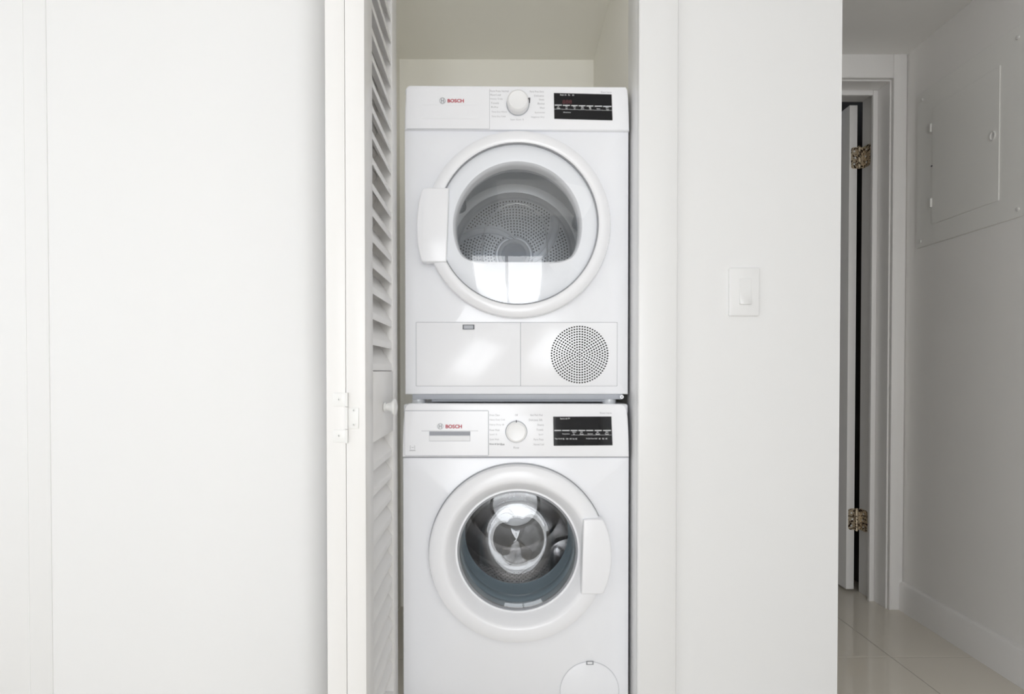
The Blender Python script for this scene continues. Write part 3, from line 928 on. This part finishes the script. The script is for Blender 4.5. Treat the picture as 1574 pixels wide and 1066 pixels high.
box(bm, DX0 + 0.001, DX0 + 0.004, YD + 0.015, YD + 0.59, dz_bot, DZT - 0.02)
box(bm, DX1 - 0.004, DX1 - 0.001, YD + 0.015, YD + 0.59, dz_bot, DZT - 0.02)
box(bm, DX0 + 0.004, DX1 - 0.004, YD + 0.585, YD + 0.59, dz_bot, DZT - 0.02)
box(bm, DX0 + 0.004, DX1 - 0.004, YD + 0.015, YD + 0.585, dz_bot, dz_bot + 0.006)
obj('cabinet', bm, ENAMEL, dry)
bm = bmesh.new(); box(bm, DX0, DX1, YD + 0.0105, YD + 0.595, DZT - 0.02, DZT - 0.001, 0.005, 3)
obj('top_panel', bm, ENAMEL, dry)
# control fascia
yg = YD - 0.010
bm = bmesh.new()
fp = [xz(621.8, 198.4, yg), xz(967.5, 200.6, yg), xz(967.0, 178, yg), xz(966.0, 150, yg), xz(964.5, 137, yg), xz(962.0, 133.2, yg),
      xz(628.5, 130.8, yg), xz(625.2, 133.5, yg), xz(623.6, 142, yg), xz(622.4, 165, yg)]
prism(bm, fp, yg, YD + 0.010, 0.0035, 4)
obj('control_panel', bm, PLASTIC, dry)
yk = yg - 0.0016
kx0, kz0 = xz(625.2, 197.2, yk); kx1, kz1 = xz(752.2, 136.0, yk)
bm = bmesh.new()
sx0, sz0 = xz(648, 182.5, yk); sx1, sz1 = xz(736, 161.5, yk)
frame_plate(bm, kx0, kx1, kz0, kz1, sx0, sx1, sz0, sz1, yk, yg + 0.0004, bev=0.0007)
tank = obj('condensate_drawer', bm, PLASTIC, dry)
bm = bmesh.new(); e_ = 0.0011
prism(bm, rrect(kx0 - e_ * 0.5, kx1 + e_, kz0 - e_, kz1 + e_ * 0.6, 0.002, 4), yg - 0.0004, yg + 0.0003)
bmesh.ops.translate(bm, verts=bm.verts, vec=-offd); link('drawer_seam', finish(bm, 'drawer_seam', SEAML), tank)
bm = bmesh.new()
secs = [(yk + 0.0006, sz1), (yk + 0.0009, sz1 - 0.010), (yk + 0.0009, sz0 + 0.010), (yk - 0.0006, sz0), (yg + 0.0004, sz0), (yg + 0.0004, sz1)]
loft(bm, [[(x, y, z) for y, z in secs] for x in (sx0, sx1)], True, True)
bmesh.ops.translate(bm, verts=bm.verts, vec=-offd); link('grip', finish(bm, 'grip', PLASTIC), tank)
emblem_and_name(dry, 0, 680.2, 154.8, yk, 688, 713, 154.8, 5.4)
knob(dry, 796.0, 160.2, yg, 16.6 * yg / FPX, 0.024, radians(82))
yt = yg - 0.0003
labels(dry, 'program_lettering', [
    ('Perm Press Normal', 753.5, 782, 139.8), ('Mixed Load', 753.5, 770, 145.6), ('Heavy Duty', 753.5, 773, 152), ('Towels', 754.5, 767, 158.2),
    ('Bulky', 755, 766, 164.6), ('Time Dry Warm', 755.5, 779.5, 172), ('Time Dry Cold', 755.5, 777, 179),
    ('Off', 792.5, 799, 139.6), ('Super Quick 15', 784.5, 805, 183.8),
    ('Perm Press Extra', 814.5, 836, 140.6), ('Delicates', 821, 836, 147), ('Sheets', 828.5, 836.5, 152.8), ('Blanket', 826.5, 837, 159),
    ('Wool', 829.5, 837, 165.6), ('Sportswear', 822, 838, 173), ('Hygiene Dry', 816.5, 837, 180)],
    yt, INK, 0.0, 2.8)
labels(dry, 'series_lettering', [('Series', 923.5, 940, 141.5)], yt, INK, 0.0, 2.4)
bm = bmesh.new()
quad_prism(bm, [(852.0, 182.4), (941.6, 184.8), (940.2, 144.8), (851.3, 142.7)], yg - 0.0006, yg + 0.001, 0.0002, 1)
obj('display', bm, DISPLAY, dry, 'glossy black display')
yy = yg - 0.0009
def sl(x): return 0.0265 * (x - 852)     # the printed rows follow the fascia's slight slope in the photo
keys = [(852.8, 863.5), (865, 876), (878, 888), (889.5, 900), (901.5, 912), (914, 925.5), (927, 939.8)]
bars(dry, 'key_lines', [(a, b, 160.8 + sl(a) , 162.1 + sl(a)) for a, b in keys] + [(a - 1, b + 1, 167.4 + sl(a), 167.7 + sl(a)) for a, b in keys], yy, WINK)
labels(dry, 'display_lettering', [('Finish', 861, 866.5, 145.7), ('in', 868, 870.5, 145.7), ('h', 873.5, 876, 145.8), ('min', 879.5, 882.5, 145.9),
    ('Low', 857, 859.5, 163.5), ('Heat', 856, 861, 166), ('Dry', 869.5, 872.5, 163.8), ('Lvl', 869.5, 872, 166.3), ('Easy', 881, 885, 164), ('Iron', 882, 884.5, 166.5),
    ('Time', 893, 897, 164.3), ('Dry', 893, 898, 166.8), ('Bzr', 905.5, 909, 164.8), ('On', 906, 909, 167), ('Options', 917, 922.5, 167.3), ('Start', 931, 935.5, 165), ('Pause', 932, 936, 168),
    ('Memory', 866, 877.5, 172.6)], yy, WINK, 0.012, 2.2)
labels(dry, 'unlit_digits', [('888', 864.5, 879, 156.3)], yy, LED, 0.01, 6.0, 'faint dark red digits')
# door ring, handle, glass, bezel
bm = bmesh.new()
solid_ring(bm, dcx, dcz, [(0.2430, YD), (0.2440, YD - 0.008), (0.2440, YD - 0.022), (0.2415, YD - 0.030), (0.2350, YD - 0.0345), (0.2230, YD - 0.0360), (0.2140, YD - 0.0355), (0.2105, YD - 0.0335),
      (0.2095, YD - 0.028), (0.2090, YD + 0.004), (0.215, YD + 0.004)], 160)
dd = obj('door', bm, PLASTIC, dry)
gc = W(795.9, 343.6, YD - 0.036)
bm = bmesh.new()
solid_ring(bm, gc.x, gc.z, [(0.2092, YD - 0.030), (0.2092, YD - 0.0352), (0.2074, YD - 0.0356), (0.2072, YD - 0.030)], 160)
bmesh.ops.translate(bm, verts=bm.verts, vec=-offd); link('trim_ring', finish(bm, 'trim_ring', SEAM), dd, 'thin grey ring')
bm = bmesh.new()
hp = [(686, 402.3), (650.5, 402.0), (647.5, 400.5), (644.5, 391), (641.8, 376), (640.5, 360), (640.2, 343), (641.2, 326), (643.5, 309), (646.5, 296), (649.5, 289.5), (653, 288.3), (690, 288.3)]
quad_prism(bm, list(reversed(hp)), YD - 0.041, YD - 0.012, 0.0035, 4)
bmesh.ops.translate(bm, verts=bm.verts, vec=-offd); 
hd = link('handle', finish(bm, 'handle', PLASTIC), dd)
# clear outer pane, gently domed
bm = bmesh.new()
ring(bm, gc.x, gc.z, [(0.2072, YD - 0.0335), (0.195, YD - 0.0345), (0.15, YD - 0.0365), (0.08, YD - 0.0385), (0.0003, YD - 0.039)], 128, None, False, True)
bmesh.ops.translate(bm, verts=bm.verts, vec=-offd); link('glass', finish(bm, 'glass', GLASS), dd, 'clear round pane')
# inner white bezel: dish running from the ring to the D-shaped window, then a tunnel back to the drum
N = 160
def lerp_loop(r_c, k, y):
    """k = 0: circle about the door centre; k = 1: D about the window centre"""
    out = []
    for i in range(N):
        a_ = 2 * pi * i / N
        x1_, z1_ = dcx + r_c * cos(a_), dcz + r_c * sin(a_)
        q = dshape(a_)
        x2_, z2_ = wcn.x + q * cos(a_), wcn.z + q * sin(a_)
        out.append((x1_ * (1 - k) + x2_ * k, y, z1_ * (1 - k) + z2_ * k))
    return out
def dloop(s_, y, dz=0.0):
    return [(wcn.x + s_ * dshape(2 * pi * i / N) * cos(2 * pi * i / N), y, wcn.z + dz + s_ * dshape(2 * pi * i / N) * sin(2 * pi * i / N)) for i in range(N)]
bm = bmesh.new()
loft(bm, [lerp_loop(0.2095, 0, YD - 0.026), lerp_loop(0.2060, 0, YD - 0.0275), lerp_loop(0.2060, 0.5, YD - 0.0260), lerp_loop(0.205, 0.90, YD - 0.0235), dloop(1.0, YD - 0.018), dloop(0.985, YD - 0.008), dloop(0.98, YD + 0.012)])
bmesh.ops.translate(bm, verts=bm.verts, vec=-offd); link('inner_bezel', finish(bm, 'inner_bezel', PLASTIC), dd)
bm = bmesh.new()
loft(bm, [dloop(0.99, YD + 0.008), dloop(1.02, YD + 0.030), dloop(1.03, YD + 0.05), dloop(1.08, YD + 0.056)])
bmesh.ops.translate(bm, verts=bm.verts, vec=-offd); link('window_frame', finish(bm, 'window_frame', LINER), dd)
# drum
RX, RZ = W(790, 391, YD + 0.53).x, W(790, 391, YD + 0.53).z
BR = 0.272; BY0 = YD + 0.055; BY1 = YD + 0.53
bm = bmesh.new()
ring(bm, RX, RZ - 0.004, [(0.30, BY0 - 0.004), (BR + 0.01, BY0), (BR, BY0 + 0.01), (BR, BY0 + 0.15), (BR - 0.004, BY0 + 0.155), (BR - 0.004, BY0 + 0.17), (BR, BY0 + 0.175), (BR, BY1 - 0.035), (BR - 0.012, BY1 - 0.008), (BR - 0.04, BY1 - 0.001)], 96)
ddr = obj('drum', bm, GALV, dry, 'bright metal drum')
bm = bmesh.new()
ring(bm, RX, RZ - 0.004, [(BR - 0.035, BY1), (0.215, BY1), (0.205, BY1 - 0.008), (0.072, BY1 - 0.010), (0.066, BY1 - 0.004), (0.060, BY1 - 0.004), (0.056, BY1 - 0.012), (0.046, BY1 - 0.014), (0.042, BY1 - 0.010), (0.0003, BY1 - 0.010)], 96, None, False, True)
bmesh.ops.translate(bm, verts=bm.verts, vec=-offd); bk = link('drum_back', finish(bm, 'drum_back', BACKP), ddr)
hz = RZ - 0.004
bm = bmesh.new(); ring(bm, RX, hz, [(0.043, BY1 - 0.009), (0.042, BY1 - 0.0145), (0.0003, BY1 - 0.0145)], 48, None, False, True)
bmesh.ops.translate(bm, verts=bm.verts, vec=-offd); link('hub', finish(bm, 'hub', SHADOWGREY), ddr)
# swirl ridges
t = bmesh.new()
for k in range(3):
    for w_ in (0.0, 0.28):
        pts = []
        for i in range(24):
            u = i / 23; r = 0.06 + 0.142 * u; a_ = radians(205 + 120 * k) + 1.25 * u ** 0.7 + w_ * (1 - 0.4 * u)
            pts.append((RX + r * cos(a_), BY1 - 0.0105, hz + r * sin(a_)))
        tube(t, pts, 0.0035, 6)
bmesh.ops.translate(t, verts=t.verts, vec=-offd); link('swirl_ridges', finish(t, 'swirl_ridges', BACKP), ddr)
# arched reflection in the dryer window, modelled as a pale tube
t = bmesh.new()
A = [W(741.5, 402, BY1 - 0.012), W(741.5, 385, BY1 - 0.012), W(742, 368, BY1 - 0.012), W(746, 350, BY1 - 0.012), W(754, 334, BY1 - 0.012), W(765, 322, BY1 - 0.012), W(779, 314.5, BY1 - 0.012), W(794, 312, BY1 - 0.012), W(808, 314.5, BY1 - 0.012), W(821, 321.5, BY1 - 0.012), W(832, 333, BY1 - 0.012), W(839, 350, BY1 - 0.012), W(841, 370, BY1 - 0.012), W(841, 402, BY1 - 0.012)]
tube(t, A, 0.0032, 8)
bmesh.ops.translate(t, verts=t.verts, vec=-offd); link('arch_reflection', finish(t, 'arch_reflection', GALV), ddr)
# perforations of the back: rings of small dark holes leaving the swirl bands free
t = bmesh.new()
def in_band(r, a_):
    u = (r - 0.06) / 0.142
    if u < 0: u = 0
    for k in range(3):
        b0 = radians(205 + 120 * k) + 1.25 * min(u, 1) ** 0.7
        d_ = (a_ - b0 + pi) % (2 * pi) - pi
        if -0.010 / r < d_ < 0.28 * (1 - 0.4 * u) + 0.010 / r: return True
    return False
for i in range(13):
    r = 0.074 + i * 0.0102
    cnt = int(2 * pi * r / 0.0112)
    for j in range(cnt):
        a_ = 2 * pi * (j + 0.5 * (i % 2)) / cnt
        if in_band(r, a_): continue
        c = Vector((RX + r * cos(a_), BY1 - 0.0106, hz + r * sin(a_)))
        t.faces.new([t.verts.new(c + Vector((cos(q * pi / 3), 0, sin(q * pi / 3))) * 0.0030) for q in range(6)])
bmesh.ops.translate(t, verts=t.verts, vec=-offd); link('perforations', finish(t, 'perforations', DARKGREY, False), ddr, None, 'stuff')
# paddles
for k in range(3):
    a0 = radians(22 + 120 * k)
    t = bmesh.new(); L = []
    for y_, s_ in ((BY0 + 0.03, 0.5), (BY0 + 0.07, 1.0), (BY1 - 0.10, 1.0), (BY1 - 0.05, 0.6)):
        row = []
        for q in range(9):
            da = radians(-11 + 22 * q / 8); hh = 0.055 * s_ * cos(pi / 2 * (q - 4) / 4) ** 0.8 if 0 < q < 8 else 0.0
            rr_ = BR - 0.0005 - hh
            row.append((RX + rr_ * cos(a0 + da), y_, hz + rr_ * sin(a0 + da)))
        L.append(row)
    loft(t, L, True, True)
    bmesh.ops.translate(t, verts=t.verts, vec=-offd); link('paddle', finish(t, 'paddle', STEEL), ddr)
# lower service panels
yp = YD - 0.0016
def flat_panel(name, x0, x1, y0, y1):
    A = W(x0, y1, yp); B = W(x1, y0, yp)
    bm_ = bmesh.new(); prism(bm_, rrect(A.x, B.x, A.z, B.z, 0.002, 3), yp, YD + 0.0003, 0.0008, 2)
    return obj(name, bm_, PLASTIC, dry)
A = W(639.2, 593.4, YD - 0.0003); B = W(949.4, 494.6, YD - 0.0003)
bm = bmesh.new(); prism(bm, rrect(A.x, B.x, A.z, B.z, 0.002, 3), YD - 0.0004, YD + 0.0003); obj('panel_seam', bm, SEAML, dry)
fl = flat_panel('service_flap', 640.2, 799.7, 495.6, 592.6)
vp = flat_panel('vent_panel', 800.6, 948.6, 495.6, 592.6)
vx, vz = xz(890.9, 544.6, yp)
t = bmesh.new()
kk = yp / FPX
hole = lambda x, z: t.faces.new([t.verts.new((x + 1.32 * kk * cos(q * pi / 5), yp - 0.0003, z + 1.32 * kk * sin(q * pi / 5))) for q in range(10)])
hole(vx, vz)
for n_ in range(1, 12):
    for j in range(6 * n_):
        a_ = 2 * pi * j / (6 * n_) + pi / 6
        hole(vx + 3.92 * n_ * kk * cos(a_), vz + 3.92 * n_ * kk * sin(a_))
bmesh.ops.translate(t, verts=t.verts, vec=-offd); link('vent_holes', finish(t, 'vent_holes', BLACK, False), vp, 'round pattern of black vent holes', 'stuff')
notch(dry, 711.3, 729.2, 498.6, 506.0, yp, 'flap_latch', DARKGREY, SHADOWGREY)
# base strip, recessed dark base, feet, corner screw
bm = bmesh.new()
A = W(636, 613.5, YD + 0.004); B = W(957, 605, YD + 0.004)
box(bm, A.x - 0.004, B.x, YD + 0.004, YD + 0.03, A.z, dz_bot, 0.0015, 2); obj('base_strip', bm, SHADOWGREY, dry)
bm = bmesh.new()
A = W(664, 618.0, YD + 0.03); B = W(930, 612, YD + 0.03)
box(bm, A.x, B.x, YD + 0.02, YD + 0.56, WZT + 0.003, dz_bot, 0.001, 1); obj('base_tray', bm, SHADOWGREY, dry)
feet(dry, (W(644, 615, YD + 0.03).x, W(936, 615, YD + 0.03).x), YD + 0.030, 0.0185, WZT - 0.0014, A.z + 0.02, GALV)
feet(dry, (W(644, 615, YD + 0.03).x, W(936, 615, YD + 0.03).x), YD + 0.53, 0.0185, WZT - 0.0014, A.z + 0.02, GALV)
cxs, czs = xz(955.3, 609.5, YD + 0.004)
bm = bmesh.new(); solid_ring(bm, cxs, czs, [(0.0050, YD + 0.006), (0.0048, YD - 0.001), (0.0022, YD - 0.001), (0.0022, YD + 0.006)], 20)
obj('screw', bm, CHROME, dry)
